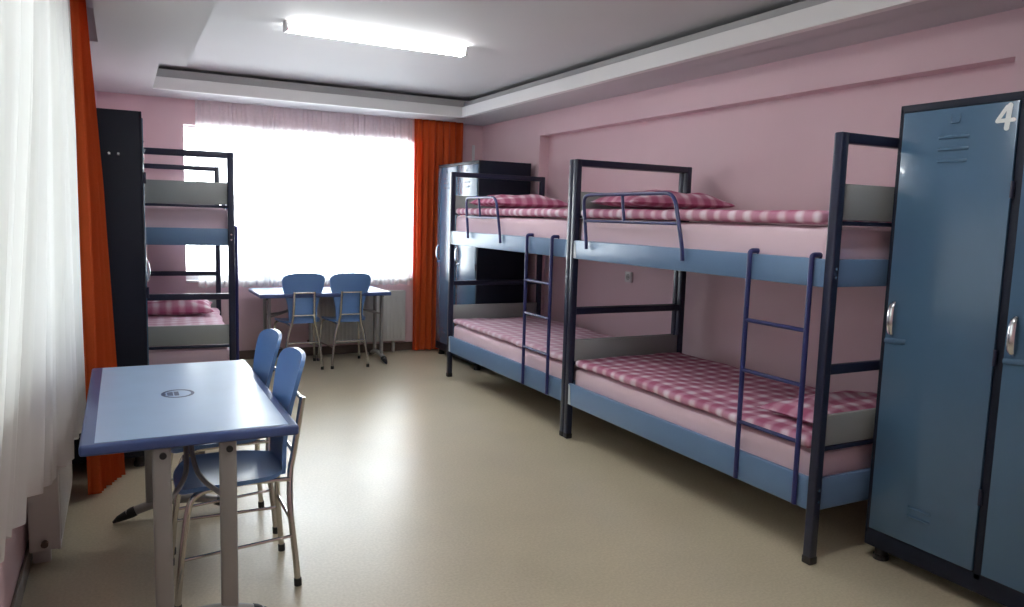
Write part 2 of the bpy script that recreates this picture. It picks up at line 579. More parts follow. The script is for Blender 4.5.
def make_bunk(label, loc, rz, m=1, ladder_y=0.094, guard=(0.90, 1.85), group='two-storey bunk beds'):
    """local frame: front side at x = 0, near end at y = 0; m = -1 mirrors the depth"""
    root = thing('bunk_bed', label, 'bunk bed', loc, rz, group)
    P = 0.042

    def bx(bm, x0, x1, *a, **k):
        box(bm, min(m * x0, m * x1), max(m * x0, m * x1), *a, **k)
    # end frames: two posts, top bar, middle bar, thin bars below the panels
    for y in (0.0, BL - P):
        for x in (0.0, BW - P):
            b = mb()
            bx(b, x, x + P, y, y + P, 0.012, BH, bev=0.007, seg=3)
            po = obj('post', b, 'navy', root)
            f = mb()
            bx(f, x - 0.002, x + P + 0.002, y - 0.002, y + P + 0.002, 0.0, 0.035, bev=0.006)
            obj('foot', f, 'black', po)
            if x == 0.0:
                for z in (1.215, 1.25, 0.275, 0.325):
                    if y > 0: continue
                    bo = mb()
                    tube(bo, [(m * 0.021, -0.0035, z), (m * 0.021, 0.0, z)], 0.006, 8)
                    obj('bolt', bo, 'handle', po)
        b = mb()
        bx(b, P * 0.6, BW - P * 0.6, y + 0.001, y + P - 0.001, BH - 0.042, BH - 0.0005, bev=0.006, seg=3)
        obj('top_bar', b, 'navy', root)
        b = mb()
        bx(b, P * 0.8, BW - P * 0.8, y + 0.006, y + P - 0.006, 0.812, 0.853, bev=0.006, seg=3)
        obj('cross_bar', b, 'navy', root)
        for z0, z1 in ((1.447, 1.593), (0.508, 0.640)):
            b = mb()
            bx(b, P * 0.9, BW - P * 0.9, y + 0.012, y + 0.030, z0, z1, bev=0.003)
            obj('end_panel', b, 'grey', root)
            b = mb()
            bx(b, P * 0.8, BW - P * 0.8, y + 0.009, y + 0.033, z0 - 0.022, z0 - 0.004, bev=0.004)
            obj('thin_bar', b, 'navy', root)
        for z0, z1 in ((1.175, 1.288), (0.232, 0.368)):
            b = mb()
            bx(b, P * 0.9, BW - P * 0.9, y + 0.010, y + 0.034, z0, z1, bev=0.004)
            obj('end_rail', b, 'rail', root)
    for z0, z1 in ((1.172, 1.288), (0.229, 0.368)):
        for x in (0.004, BW - 0.028):
            b = mb()
            bx(b, x, x + 0.024, P * 0.9, BL - P * 0.9, z0, z1, bev=0.005, seg=2)
            ro = obj('side_rail', b, 'rail', root)
            if x < 0.1:
                for y0 in (P * 0.95, BL - P * 0.95 - 0.03):
                    k = mb()
                    ys = (y0, y0 + 0.03)
                    poly = [(ys[0], z0 + 0.004), (ys[1], z0 + 0.004), (ys[1], z1 - 0.004), (ys[0], z1 - 0.004)]
                    if y0 > 1: poly = [(ys[0], z0 + 0.006), (ys[1], z0 + 0.004), (ys[1], z1 - 0.004), (ys[0] + 0.016, z1 - 0.01)]
                    else: poly = [(ys[0], z0 + 0.004), (ys[1], z0 + 0.006), (ys[1] - 0.016, z1 - 0.01), (ys[0], z1 - 0.004)]
                    prism(k, poly, 'x', min(m * 0.002, m * 0.006), max(m * 0.002, m * 0.006))
                    obj('bracket', k, 'plate' if y0 > 1 else 'rail', ro)  # far-end brackets get the colour with the caught light
        b = mb()
        bx(b, 0.028, BW - 0.028, 0.03, BL - 0.03, z0 + 0.012, z0 + 0.028)
        for i in range(9):
            y = 0.15 + i * 0.21
            bx(b, 0.028, BW - 0.028, y, y + 0.04, z0 + 0.002, z0 + 0.013)
        obj('bed_base', b, 'legsteel', root)
    # ladder hung on the upper side rail
    xf = -0.014 * m
    for y in (ladder_y, ladder_y + 0.345):
        b = mb()
        tube(b, round_corners([(m * 0.045, y, 1.285), (m * 0.038, y, 1.302), (xf, y, 1.302), (xf, y, 0.242)], 0.018), 0.0115, 10)
        obj('ladder_rail', b, 'cobalt', root)
    for z in (0.987, 0.755, 0.512, 0.275):
        if z < 0.3: continue
        b = mb()
        tube(b, [(xf, ladder_y, z), (xf, ladder_y + 0.345, z)], 0.0095, 10)
        obj('rung', b, 'cobalt', root)
    # guard rail at the far half of the upper bunk
    g0, g1 = guard
    xg = -0.012 * m
    b = mb()
    tube(b, round_corners([(xg, g0, 1.225), (xg, g0 + 0.01, 1.30), (xg, g0 + 0.09, 1.568), (xg, g1, 1.568), (xg, g1 - 0.05, 1.30), (xg, g1 - 0.055, 1.24)], 0.07), 0.0105, 10)
    obj('guard_rail', b, 'cobalt', root)
    b = mb()
    tube(b, [(xg, g0 + 0.05, 1.412), (xg, g1 - 0.02, 1.412)], 0.009, 10)
    obj('guard_bar', b, 'cobalt', root)
    b = mb()
    tube(b, [(xg, (g0 + g1) / 2 + 0.04, 1.412), (xg, (g0 + g1) / 2 + 0.07, 1.568)], 0.009, 10)
    obj('guard_bar', b, 'cobalt', root)
    return root


def place(o, loc, rz, z=0.0):
    o.location = (loc[0], loc[1], loc[2] + z)
    o.rotation_euler = (0, 0, rz)
    return o


def make_mattress(label, loc, rz, m, z0, z1, seed):
    b = mb()

    def fn(p, t):
        n = noise.noise(Vector((p.x * 5 + seed, p.y * 4, p.z * 7)))
        return p + Vector((0.004 * n * m, 0.003 * n, 0.006 * n * (1 if t > 0.6 else 0)))
    xs = sorted((m * 0.034, m * (BW - 0.034)))
    soft_slab(b, xs[0], xs[1], 0.046, BL - 0.046, z0, z1, 0.035, 24, 50, 8, fn)
    o = obj('mattress', b, 'sheet')
    tag(o, label, 'mattress', 'pale pink mattresses on the bunks')
    return place(o, loc, rz)


def make_blanket(label, loc, rz, m, z0, th, y0, y1, seed, mat='check', over=0.012, x1=None, amp=0.012):
    """thick quilt lying on the mattress with rolled edges and a few ripples"""
    b = mb()

    def fn(p, t):
        n = noise.noise(Vector((p.x * 3.2 + seed, p.y * 3.0 + seed, 0)))
        n2 = noise.noise(Vector((p.x * 9 + seed, p.y * 8, 3.0)))
        k = 1.0 if t > 0.45 else 0.15
        edge = 0.006 * math.sin(p.y * 14 + seed) + 0.004 * noise.noise(Vector((p.y * 9, seed, 1)))
        q = p.copy()
        q.z += (amp * n + 0.35 * amp * n2) * k
        if abs(p.x) < 0.12: q.x += edge * m
        return q
    xe = x1 or BW - 0.05
    xs = sorted((m * (0.034 - over), m * xe))
    soft_slab(b, xs[0], xs[1], y0, y1, z0, z0 + th, 0.026, 36, 76, 6, fn)
    o = obj('blanket', b, mat)
    tag(o, label, 'blanket', 'pink and white checked blankets on the bunks')
    return place(o, loc, rz)


def make_pillow(label, loc, rz, m, cx, cy, cz, w, l, h, tilt=0.0, mat='check_small', seed=0.0, turn=0.0):
    """w along the bed's depth, l along its length, h thickness"""
    b = mb()
    nu, nv = 26, 26
    top, bot = {}, {}
    for i in range(nu + 1):
        for j in range(nv + 1):
            u, v = -1 + 2 * i / nu, -1 + 2 * j / nv
            f = max(0.0, (1 - abs(u) ** 2.6)) ** 0.55 * max(0.0, (1 - abs(v) ** 2.6)) ** 0.55
            cu = u * (1 - 0.06 * (1 - v * v) * abs(u) ** 3)
            cv = v * (1 - 0.06 * (1 - u * u) * abs(v) ** 3)
            n = noise.noise(Vector((u * 2.2 + seed, v * 2.2, seed)))
            x, y = cu * w / 2, cv * l / 2
            zt = f * h * 0.72 * (1 + 0.35 * n)
            zb = -f * h * 0.30
            top[i, j] = b.verts.new((x, y, zt + 0.004))
            bot[i, j] = top[i, j] if (i in (0, nu) or j in (0, nv)) else b.verts.new((x, y, zb))
    for i in range(nu):
        for j in range(nv):
            b.faces.new((top[i, j], top[i + 1, j], top[i + 1, j + 1], top[i, j + 1]))
            q = [bot[i, j], bot[i, j + 1], bot[i + 1, j + 1], bot[i + 1, j]]
            try: b.faces.new(q)
            except ValueError: pass
    R = Matrix.Rotation(turn, 4, 'Z') @ Matrix.Rotation(tilt, 4, 'X')
    for v in b.verts: v.co = R @ v.co
    o = obj('pillow', b, mat)
    tag(o, label, 'pillow', 'checked pillows on the bunks')
    c, s = math.cos(rz), math.sin(rz)
    lx, ly = m * cx, cy
    o.location = (loc[0] + lx * c - ly * s, loc[1] + lx * s + ly * c, loc[2] + cz)
    o.rotation_euler = (0, 0, rz)
    return o


# near bunk on the right
B1 = (2.536, 2.091, 0.0)
make_bunk('navy bunk bed with blue rails beside the locker numbered 4', B1, 0)
make_mattress('pale pink mattress on the upper bunk beside the locker numbered 4', B1, 0, 1, 1.2005, 1.420, 1.0)
make_mattress('pale pink mattress on the lower bunk beside the locker numbered 4', B1, 0, 1, 0.2575, 0.470, 2.0)
make_blanket('checked pink blanket on the upper bunk beside the locker numbered 4', B1, 0, 1, 1.430, 0.056, 0.10, 1.93, 3.0, amp=0.004)
make_blanket('checked pink blanket spread over the lower bunk beside the locker numbered 4', B1, 0, 1, 0.480, 0.05, 0.06, 1.935, 4.0)
make_pillow('plump checked pillow behind the guard rail nearest the locker numbered 4', B1, 0, 1, 0.47, 1.69, 1.526, 0.78, 0.50, 0.105, 0.0, seed=1.3)
make_pillow('flat checked pillow on the lower bunk behind the ladder near the locker numbered 4', B1, 0, 1, 0.50, 0.26, 0.562, 0.78, 0.40, 0.085, 0.0, seed=2.1)

# second bunk on the right
B2 = (2.536, 4.097, 0.0)
make_bunk('navy bunk bed in front of the far lockers by the orange curtain', B2, 0, ladder_y=0.20, guard=(0.97, 1.62))
make_mattress('pale pink mattress on the upper bunk in front of the far lockers', B2, 0, 1, 1.2005, 1.420, 5.0)
make_mattress('pale pink mattress on the lower bunk in front of the far lockers', B2, 0, 1, 0.2575, 0.470, 6.0)
make_blanket('checked pink blanket on the upper bunk in front of the far lockers', B2, 0, 1, 1.430, 0.056, 0.06, 1.93, 7.0, amp=0.004)
make_blanket('faintly checked pink blanket on the lower bunk in front of the far lockers', B2, 0, 1, 0.480, 0.045, 0.06, 1.935, 8.0, mat='check_faint')
make_pillow('checked pillow on the upper bunk in front of the far lockers', B2, 0, 1, 0.47, 1.58, 1.528, 0.74, 0.52, 0.115, 0.0, seed=3.7)

# bunk on the left beyond the dark locker (mirrored, front to the right)
B3 = (0.68, 5.362, 0.0)
R3 = math.radians(-3.6)
make_bunk('navy bunk bed behind the dark locker by the left wall', B3, R3, m=-1, ladder_y=0.085, guard=(0.98, 1.75))
make_mattress('pale pink mattress on the upper bunk behind the dark locker', B3, R3, -1, 1.2005, 1.425, 9.0)
make_mattress('pale pink mattress on the lower bunk behind the dark locker', B3, R3, -1, 0.2575, 0.470, 10.0)
make_blanket('faintly checked pale blanket on the lower bunk behind the dark locker', B3, R3, -1, 0.480, 0.045, 0.06, 1.935, 11.0, mat='check_faint')
make_pillow('bright pink checked pillow on the lower bunk behind the dark locker', B3, R3, -1, 0.44, 1.58, 0.568, 0.72, 0.48, 0.13, 0.05, seed=4.4)


# ================================================================== LOCKERS
def digit_four(b, yc, zc, x):
    """brush-painted 4 seen from -x (right of the figure towards -y)"""
    def st(p, q, w):
        (y0, z0), (y1, z1) = p, q
        d = Vector((y1 - y0, z1 - z0)); n = Vector((-d.y, d.x)).normalized() * w / 2
        pts = []
        for k in range(7):
            a = PI / 2 + PI * k / 6
            c = d.normalized()
            pts.append((y0 + math.cos(a) * c.x * w / 2 - math.sin(a) * c.y * w / 2, z0 + math.cos(a) * c.y * w / 2 + math.sin(a) * c.x * w / 2))
        for k in range(7):
            a = -PI / 2 + PI * k / 6
            c = d.normalized()
            pts.append((y1 + math.cos(a) * c.x * w / 2 - math.sin(a) * c.y * w / 2, z1 + math.cos(a) * c.y * w / 2 + math.sin(a) * c.x * w / 2))
        return pts
    prism(b, [(yc + p[0], zc + p[1]) for p in st((0.0, 0.036), (0.030, -0.010), 0.014)], 'x', x - 0.0012, x)
    prism(b, [(yc + p[0], zc + p[1]) for p in st((0.031, -0.013), (-0.026, -0.012), 0.014)], 'x', x - 0.0016, x)
    prism(b, [(yc + p[0], zc + p[1]) for p in st((-0.010, 0.040), (-0.004, -0.040), 0.018)], 'x', x - 0.0020, x)


def make_locker(label, loc, rz, doors, depth, H, group=None, number=None, hooks=False, side=1):
    """local frame: door faces look to -x at x = 0; doors run along y from 0; listed [(y0, y1)...]; body to +x"""
    root = thing('locker', label, 'locker', loc, rz, group)
    Wd = max(d[1] for d in doors) + 0.018
    b = mb()
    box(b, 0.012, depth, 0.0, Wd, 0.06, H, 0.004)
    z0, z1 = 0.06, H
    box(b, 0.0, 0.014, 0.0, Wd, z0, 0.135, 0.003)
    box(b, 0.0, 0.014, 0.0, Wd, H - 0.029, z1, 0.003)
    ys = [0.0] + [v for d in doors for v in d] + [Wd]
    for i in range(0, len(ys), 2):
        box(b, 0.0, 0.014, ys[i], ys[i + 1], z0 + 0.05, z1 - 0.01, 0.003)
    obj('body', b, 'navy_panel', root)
    for (fx, fy) in ((0.05, 0.05), (0.05, Wd - 0.05), (depth - 0.05, 0.05), (depth - 0.05, Wd - 0.05)):
        f = mb()
        tube(f, [(fx, fy, 0.0), (fx, fy, 0.02), (fx, fy, 0.021), (fx, fy, 0.065)], [0.032, 0.032, 0.026, 0.024], 14)
        obj('foot', f, 'black', root)
    for i, (a, c) in enumerate(doors):
        b = mb()
        box(b, -0.006, 0.012, a + 0.002, c - 0.002, 0.138, H - 0.031, 0.004)
        do = obj('door', b, 'door', root)
        yc = a + (c - a) * 0.51
        for z, w in ((H - 0.142, 0.059), (H - 0.187, 0.059), (H - 0.232, 0.057), (0.291, 0.048), (0.255, 0.048)):
            v = mb()                                     # pressed louvres at the top and the foot
            tube(v, [(-0.0052, yc - w, z), (-0.0085, yc - w + 0.008, z), (-0.0085, yc + w - 0.008, z), (-0.0052, yc + w, z)], 0.0058, 8, flat=(1.0, 0.8))
            obj('vent', v, 'door', do)
        k = mb()
        tube(k, round_corners([(-0.006, yc + 0.018, H - 0.057), (-0.007, yc + 0.018, H - 0.089), (-0.007, yc - 0.018, H - 0.089), (-0.006, yc - 0.018, H - 0.057)], 0.008), 0.0028, 8)
        obj('card_holder', k, 'door', do)
        h = mb()
        yh, ye = (c - 0.032, a - 0.004) if side > 0 else (a + 0.032, c + 0.004)
        yp = [(c - 0.004), (c - 0.012), (c - 0.085), (c - 0.095)] if side > 0 else [(a + 0.004), (a + 0.012), (a + 0.085), (a + 0.095)]
        tube(h, catmull([(-0.006, yh, 1.118), (-0.020, yh, 1.099), (-0.025, yh, 1.049), (-0.020, yh, 0.998), (-0.006, yh, 0.979)], 5), [0.007 + 0.005 * math.sin(PI * q / 20) for q in range(21)], 10, flat=(0.75, 1.2))
        obj('handle', h, 'handle', do)
        s = mb()
        tube(s, [(-0.006, yp[0], 0.955), (-0.0095, yp[1], 0.955), (-0.0095, yp[2], 0.961), (-0.006, yp[3], 0.961)], 0.011, 8, flat=(1.0, 0.35), upv=(0, 0, 1))
        obj('hasp', s, 'door', do)
        for z in (1.57, 0.96, 0.43):
            g = mb()
            tube(g, [(-0.008, ye, z - 0.03), (-0.008, ye, z + 0.03)], 0.007, 8)
            obj('hinge', g, 'navy', do)
        if number and i == number - 1:
            n4 = mb()
            digit_four(n4, a + 0.042, H - 0.086, -0.0058)
            obj('number', n4, 'number', do)
    if hooks:
        for xx in (0.113, 0.155):
            k = mb()
            tube(k, [(xx, Wd, 1.686), (xx, Wd + 0.012, 1.686), (xx, Wd + 0.0125, 1.686), (xx, Wd + 0.02, 1.688)], [0.005, 0.005, 0.010, 0.006], 10)
            obj('hook', k, 'handle', root)
    return root


LX = 2.835
ly0 = 1.101
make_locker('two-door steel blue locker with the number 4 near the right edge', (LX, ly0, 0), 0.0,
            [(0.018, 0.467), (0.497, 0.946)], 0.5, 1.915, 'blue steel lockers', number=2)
make_locker('two-door blue locker in the far right corner beside the orange curtain', (2.862, 6.205, 0), 0.0,
            [(0.018, 0.472), (0.498, 0.960)], 0.53, 1.92, 'blue steel lockers')
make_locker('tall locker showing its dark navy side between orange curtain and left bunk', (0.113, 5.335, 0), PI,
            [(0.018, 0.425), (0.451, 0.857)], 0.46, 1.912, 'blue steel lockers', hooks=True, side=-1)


# ================================================================== DESKS
def make_desk(label, loc, rz, L, Wd, H=0.695):
    """local frame: length along y from 0 to L, width along x centred, floor at z = 0"""
    root = thing('desk', label, 'desk', loc, rz, 'blue study desks')
    b = mb()
    box(b, -Wd / 2, Wd / 2, 0, L, H - 0.036, H, 0.010, 4)
    obj('edge_frame', b, 'edge', root)
    b = mb()
    box(b, -Wd / 2 + 0.042, Wd / 2 - 0.032, 0.020, L - 0.020, H - 0.004, H + 0.0016, 0.001, 1)
    to = obj('tabletop', b, 'top', root)
    lg = mb()                                            # oval emblem printed on the top
    cx, cy, rx, ry = -0.015, L * 0.485, 0.060, 0.072
    ring, inner = [], []
    for k in range(40):
        a = 2 * PI * k / 40
        ring.append(lg.verts.new((cx + rx * math.cos(a), cy + ry * math.sin(a), H + 0.0021)))
        inner.append(lg.verts.new((cx + rx * 0.8 * math.cos(a), cy + ry * 0.78 * math.sin(a), H + 0.0021)))
    for k in range(40):
        lg.faces.new((ring[k], ring[(k + 1) % 40], inner[(k + 1) % 40], inner[k]))
    for x0, x1, s in ((-0.055, -0.045, 0.55), (-0.040, -0.018, 0.8), (-0.014, 0.004, 0.78)):
        pts = []
        for k in range(9):
            x = x0 + (x1 - x0) * k / 8
            pts.append((cx + x * 0.95, cy + ry * 0.62 * s * math.sqrt(max(0, 1 - (x / 0.06) ** 2)), H + 0.0021))
        low = [(p[0], 2 * cy - p[1], p[2]) for p in reversed(pts)]
        lg.faces.new([lg.verts.new(p) for p in pts + low])
    obj('emblem', lg, 'logo', to, False)
    # two leg frames, each a pair of flat columns on a splayed foot
    for e, ye in ((1, 0.030), (-1, L - 0.11)):
        for s in (-1, 1):
            x = s * 0.100
            b = mb()
            box(b, x - 0.0275, x + 0.0275, ye - 0.0125, ye + 0.0125, 0.060, H - 0.034, 0.010, 4)
            co = obj('leg', b, 'legsteel', root)
            k = mb()
            tube(k, [(x + 0.004, ye - e * 0.012, H - 0.062), (x + 0.004, ye - e * 0.02, H - 0.062)], 0.011, 12)
            obj('bolt', k, 'black', co)
        b = mb()
        pts = catmull([(-0.205, ye, 0.034), (-0.15, ye, 0.054), (-0.07, ye, 0.072), (0, ye, 0.075), (0.07, ye, 0.072), (0.15, ye, 0.054), (0.205, ye, 0.034)], 5)
        tube(b, pts, 0.024, 12, flat=(0.85, 1.0))
        fo = obj('foot', b, 'legsteel', root)
        for s in (-1, 1):
            k = mb()
            tube(k, [(s * 0.170, ye, 0.047), (s * 0.185, ye, 0.041), (s * 0.24, ye, 0.019), (s * 0.262, ye, 0.006)], [0.028, 0.029, 0.018, 0.006], 12, flat=(0.8, 1.0))
            obj('foot_cap', k, 'black', fo)
        for s in (-1, 1):                                # brace arm from the column up to the middle of the top
            k = mb()
            tube(k, catmull([(s * 0.085, ye + e * 0.01, 0.47), (s * 0.035, ye + e * 0.12, 0.49), (s * 0.012, ye + e * 0.22, 0.53), (s * 0.008, ye + e * 0.42, H - 0.045)], 6), 0.009, 8)
            obj('brace', k, 'legsteel', root)
    b = mb()
    box(b, -0.025, 0.025, 0.30, L - 0.30, H - 0.056, H - 0.034, 0.005)
    obj('crossbeam', b, 'legsteel', root)
    return root


make_desk('light blue desk in the foreground beside the left curtain', (0.197, 2.55, 0), 0.0, 1.25, 0.655)
# far desk stands across the room under the window: length along x
d2 = make_desk('light blue desk under the bright far window', (2.232, 7.035, 0), math.radians(91.0), 1.185, 0.60)


# ================================================================== CHAIRS
def make_chair():
    """local frame: sitter faces +y, floor at z = 0"""
    root = thing('chair', '', 'chair', (0, 0, 0), 0.0, 'blue plastic chairs with chrome legs')
    # seat shell
    b = mb()
    nu, nv = 18, 18
    th = 0.013
    T, Bt = {}, {}
    for i in range(nu + 1):
        for j in range(nv + 1):
            u, v = -1 + 2 * i / nu, -1 + 2 * j / nv
            r = 3.2
            # squircle mapping keeps the outline rounded
            s = (abs(u) ** r + abs(v) ** r) ** (1 / r)
            mx = max(abs(u), abs(v))
            k = mx / s if s > 0 else 1
            uu, vv = u * k, v * k
            half = 0.190 + 0.018 * vv
            x = uu * half
            y = vv * 0.195 + 0.01
            z = 0.440 - 0.014 * (1 - uu * uu) * (1 - vv * vv) + 0.006 * uu * uu
            if vv > 0.55: z -= 0.030 * ((vv - 0.55) / 0.45) ** 2
            if vv < -0.6: z += 0.012 * ((-vv - 0.6) / 0.4) ** 2
            T[i, j] = b.verts.new((x, y, z))
            Bt[i, j] = b.verts.new((x * 0.985, y * 0.985, z - th - 0.018 * max(0, mx - 0.8)))
    for i in range(nu):
        for j in range(nv):
            b.faces.new((T[i, j], T[i + 1, j], T[i + 1, j + 1], T[i, j + 1]))
            b.faces.new((Bt[i, j], Bt[i, j + 1], Bt[i + 1, j + 1], Bt[i + 1, j]))
    for i in range(nu):
        b.faces.new((T[i, 0], Bt[i, 0], Bt[i + 1, 0], T[i + 1, 0]))
        b.faces.new((T[i, nv], T[i + 1, nv], Bt[i + 1, nv], Bt[i, nv]))
        b.faces.new((T[0, i], T[0, i + 1], Bt[0, i + 1], Bt[0, i]))
        b.faces.new((T[nu, i], Bt[nu, i], Bt[nu, i + 1], T[nu, i + 1]))
    obj('seat', b, 'blue_plastic', root)
    # waisted back shell
    b = mb()
    nu, nv = 16, 44
    F, K = {}, {}

    def half_w(t):
        w = 0.122 + 0.072 * (1 / (1 + math.exp(-(t - 0.55) * 8.5)))
        if t < 0.10: w *= 1 - 0.12 * ((0.10 - t) / 0.10) ** 2
        return w
    for j in range(nv + 1):
        t = j / nv
        top = 1.0
        if t > 0.7:                                      # rounded upper corners
            sn = math.sin((t - 0.7) / 0.3 * math.radians(86))
            t = 0.82 + 0.18 * sn
            top = (1 - sn ** 3.2) ** (1 / 2.6)
        else:
            t = t / 0.7 * 0.82
        z = 0.425 + 0.455 * t
        yb = -0.172 - 0.078 * t + 0.018 * math.sin(PI * t)
        for i in range(nu + 1):
            u = -1 + 2 * i / nu
            x = u * half_w(t) * top
            y = yb + 0.028 * (u * top) ** 2 * (0.35 + 0.65 * t)
            zz = z
            F[i, j] = b.verts.new((x, y, zz))
            ed = max(abs(u), 2 * abs(t - 0.5))
            K[i, j] = b.verts.new((x * 0.985, y - 0.016, zz))
    for i in range(nu):
        for j in range(nv):
            b.faces.new((F[i, j], F[i, j + 1], F[i + 1, j + 1], F[i + 1, j]))
            b.faces.new((K[i, j], K[i + 1, j], K[i + 1, j + 1], K[i, j + 1]))
    for i in range(nu):
        b.faces.new((F[i, 0], F[i + 1, 0], K[i + 1, 0], K[i, 0]))
        b.faces.new((F[i, nv], K[i, nv], K[i + 1, nv], F[i + 1, nv]))
    for j in range(nv):
        b.faces.new((F[0, j], K[0, j], K[0, j + 1], F[0, j + 1]))
        b.faces.new((F[nu, j], F[nu, j + 1], K[nu, j + 1], K[nu, j]))
    obj('backrest', b, 'blue_plastic', root)
    r = 0.0115
    for s in (-1, 1):
        b = mb()                                         # rear leg runs up behind the shell
        tube(b, catmull([(s * 0.088, -0.247, 0.715), (s * 0.089, -0.232, 0.62), (s * 0.092, -0.212, 0.50), (s * 0.104, -0.196, 0.42), (s * 0.135, -0.190, 0.30), (s * 0.160, -0.205, 0.10), (s * 0.165, -0.212, 0.012)], 5), r, 10)
        lo = obj('leg', b, 'chrome', root)
        k = mb(); tube(k, [(s * 0.165, -0.212, 0.0), (s * 0.1645, -0.211, 0.028)], 0.0145, 10)
        obj('foot_cap', k, 'black', lo)
        b = mb()                                         # front leg
        tube(b, catmull([(s * 0.120, -0.02, 0.417), (s * 0.140, 0.08, 0.416), (s * 0.163, 0.142, 0.405), (s * 0.178, 0.172, 0.35), (s * 0.193, 0.200, 0.14), (s * 0.200, 0.212, 0.012)], 5), r, 10)
        lo = obj('leg', b, 'chrome', root)
        k = mb(); tube(k, [(s * 0.200, 0.212, 0.0), (s * 0.1995, 0.211, 0.028)], 0.0145, 10)
        obj('foot_cap', k, 'black', lo)
        b = mb()
        tube(b, [(s * 0.153, -0.198, 0.195), (s * 0.191, 0.196, 0.185)], 0.0065, 8)
        obj('stretcher', b, 'chrome', root)
        b = mb()
        tube(b, [(s * 0.113, -0.194, 0.405), (s * 0.120, -0.02, 0.412), (s * 0.140, 0.08, 0.412)], 0.009, 8)
        obj('seat_rail', b, 'chrome', root)
    for z, y in ((0.705, -0.246), (0.500, -0.213)):
        b = mb()
        tube(b, [(-0.089, y, z), (0.089, y, z)], 0.008, 8)
        obj('back_bar', b, 'chrome', root)
    b = mb()
    tube(b, [(-0.145, -0.193, 0.25), (0.145, -0.193, 0.25)], 0.007, 8)
    obj('cross_bar', b, 'chrome', root)
    return root


chairs = [
    ('blue chair at the foreground desk, the nearer of the two there', 0.355, 2.955, PI / 2),
    ('blue chair at the foreground desk, the farther of the two there', 0.360, 3.465, PI / 2 + 0.03),
    ('blue chair seen from behind on the left at the far window desk', 1.422, 6.945, 0.02),
    ('blue chair seen from behind on the right at the far window desk', 1.846, 6.935, -0.01),
]
proto = make_chair()
for i, (lab, x, y, rz) in enumerate(chairs):
    c = proto if i == 0 else copy_tree(proto)
    c.location = (x, y, 0)
    c.rotation_euler = (0, 0, rz)
    c['label'] = lab


# ================================================================== CURTAINS
def curtain(name, label, cat, mat, along, off, z_top, z_bot, folds, amp, nu, nv, axis='x', hem=0.0, seed=0.0, thick=0.002, group=None, lean=None, fine=0.0):
    """cloth hung along an axis from along[0] to along[1] at distance off on the other axis.
    lean(s, t) gives (extra along, extra off) for s along the rail and t from top 0 to hem 1."""
    b = mb()
    V = {}
    for side in (0, 1):
        for i in range(nu + 1):
            s = i / nu
            for j in range(nv + 1):
                t = j / nv
                a = along[0] + (along[1] - along[0]) * s
                grow = 0.45 + 0.55 * min(1, t * 2.5)
                ph = 2 * PI * folds * (s + 0.012 * math.sin(5 * s * 7 + seed)) + 0.5 * math.sin(2.1 * t + seed + 9 * s)
                w = math.sin(ph) + 0.35 * math.sin(2.3 * ph + seed) + fine * math.sin(5.1 * ph + 2 * seed) + 0.5 * noise.noise(Vector((s * folds * 0.9, t * 1.2, seed)))
                o = off + amp * grow * w
                a2 = a + amp * 0.35 * grow * math.cos(ph)
                if lean:
                    da, do = lean(s, t)
                    a2 += da; o += do
                zb = z_bot + hem * math.sin(ph * 0.5 + seed)
                z = z_top + (zb - z_top) * t
                if side: o += thick
                V[side, i, j] = b.verts.new((a2, o, z) if axis == 'x' else (o, a2, z))
    for i in range(nu):
        for j in range(nv):
            b.faces.new((V[0, i, j], V[0, i + 1, j], V[0, i + 1, j + 1], V[0, i, j + 1]))
    if thick > 0.0015:
        for i in range(nu):
            for j in range(nv):
                b.faces.new((V[1, i, j], V[1, i, j + 1], V[1, i + 1, j + 1], V[1, i + 1, j]))
        for i in range(nu):
            b.faces.new((V[0, i, 0], V[1, i, 0], V[1, i + 1, 0], V[0, i + 1, 0]))
            b.faces.new((V[0, i, nv], V[0, i + 1, nv], V[1, i + 1, nv], V[1, i, nv]))
        for j in range(nv):
            b.faces.new((V[0, 0, j], V[0, 0, j + 1], V[1, 0, j + 1], V[1, 0, j]))
            b.faces.new((V[0, nu, j], V[1, nu, j], V[1, nu, j + 1], V[0, nu, j + 1]))
    else:
        for v in [v for v in b.verts if not v.link_faces]: b.verts.remove(v)
    o = obj(name, b, mat)
    for p in o.data.polygons: p.use_smooth = True
    return tag(o, label, cat, group)


curtain('sheer_curtain', 'white sheer curtain across the bright far window', 'curtain', 'sheer', (0.62, 2.66), 7.400, ZL - 0.002, 0.70, 34, 0.017, 420, 30, hem=0.008, seed=1.0, thick=0)


def left_lean(s, t):
    y = 0.9 + 3.16 * s
    # towards the hem the net hangs closer to the wall where there is no radiator behind it
    back = -0.14 * max(0.0, min(1.0, (3.3 - y) / 0.9)) * t ** 1.5
    return 0.0, back


curtain('sheer_curtain', 'white net curtain covering the left window, hanging over the radiator', 'curtain', 'sheer_dense', (0.9, 4.06), -0.190, ZU - 0.002, 0.485, 21, 0.026, 420, 40, axis='y', hem=0.018, seed=2.0, thick=0, lean=left_lean)


def far_drape(s, t):
    return -0.03 * t * (s - 0.2), 0.0


curtain('orange_curtain', 'orange curtain drawn aside between far window and corner lockers', 'curtain', 'orange', (2.655, 3.19), 7.345, ZL - 0.002, 0.015, 7, 0.030, 160, 40, seed=3.0, thick=0.003, lean=far_drape, group='orange curtains')


def left_drape(s, t):
    return -0.05 * t * s, (0.02 + 0.10 * t) * s + 0.012 * t


curtain('orange_curtain', 'orange curtain hanging beside the dark locker at the left', 'curtain', 'orange', (4.07, 4.40), -0.172, ZU - 0.002, 0.015, 8, 0.024, 320, 44, axis='y', seed=4.0, thick=0.003, lean=left_drape, fine=0.22, group='orange curtains')


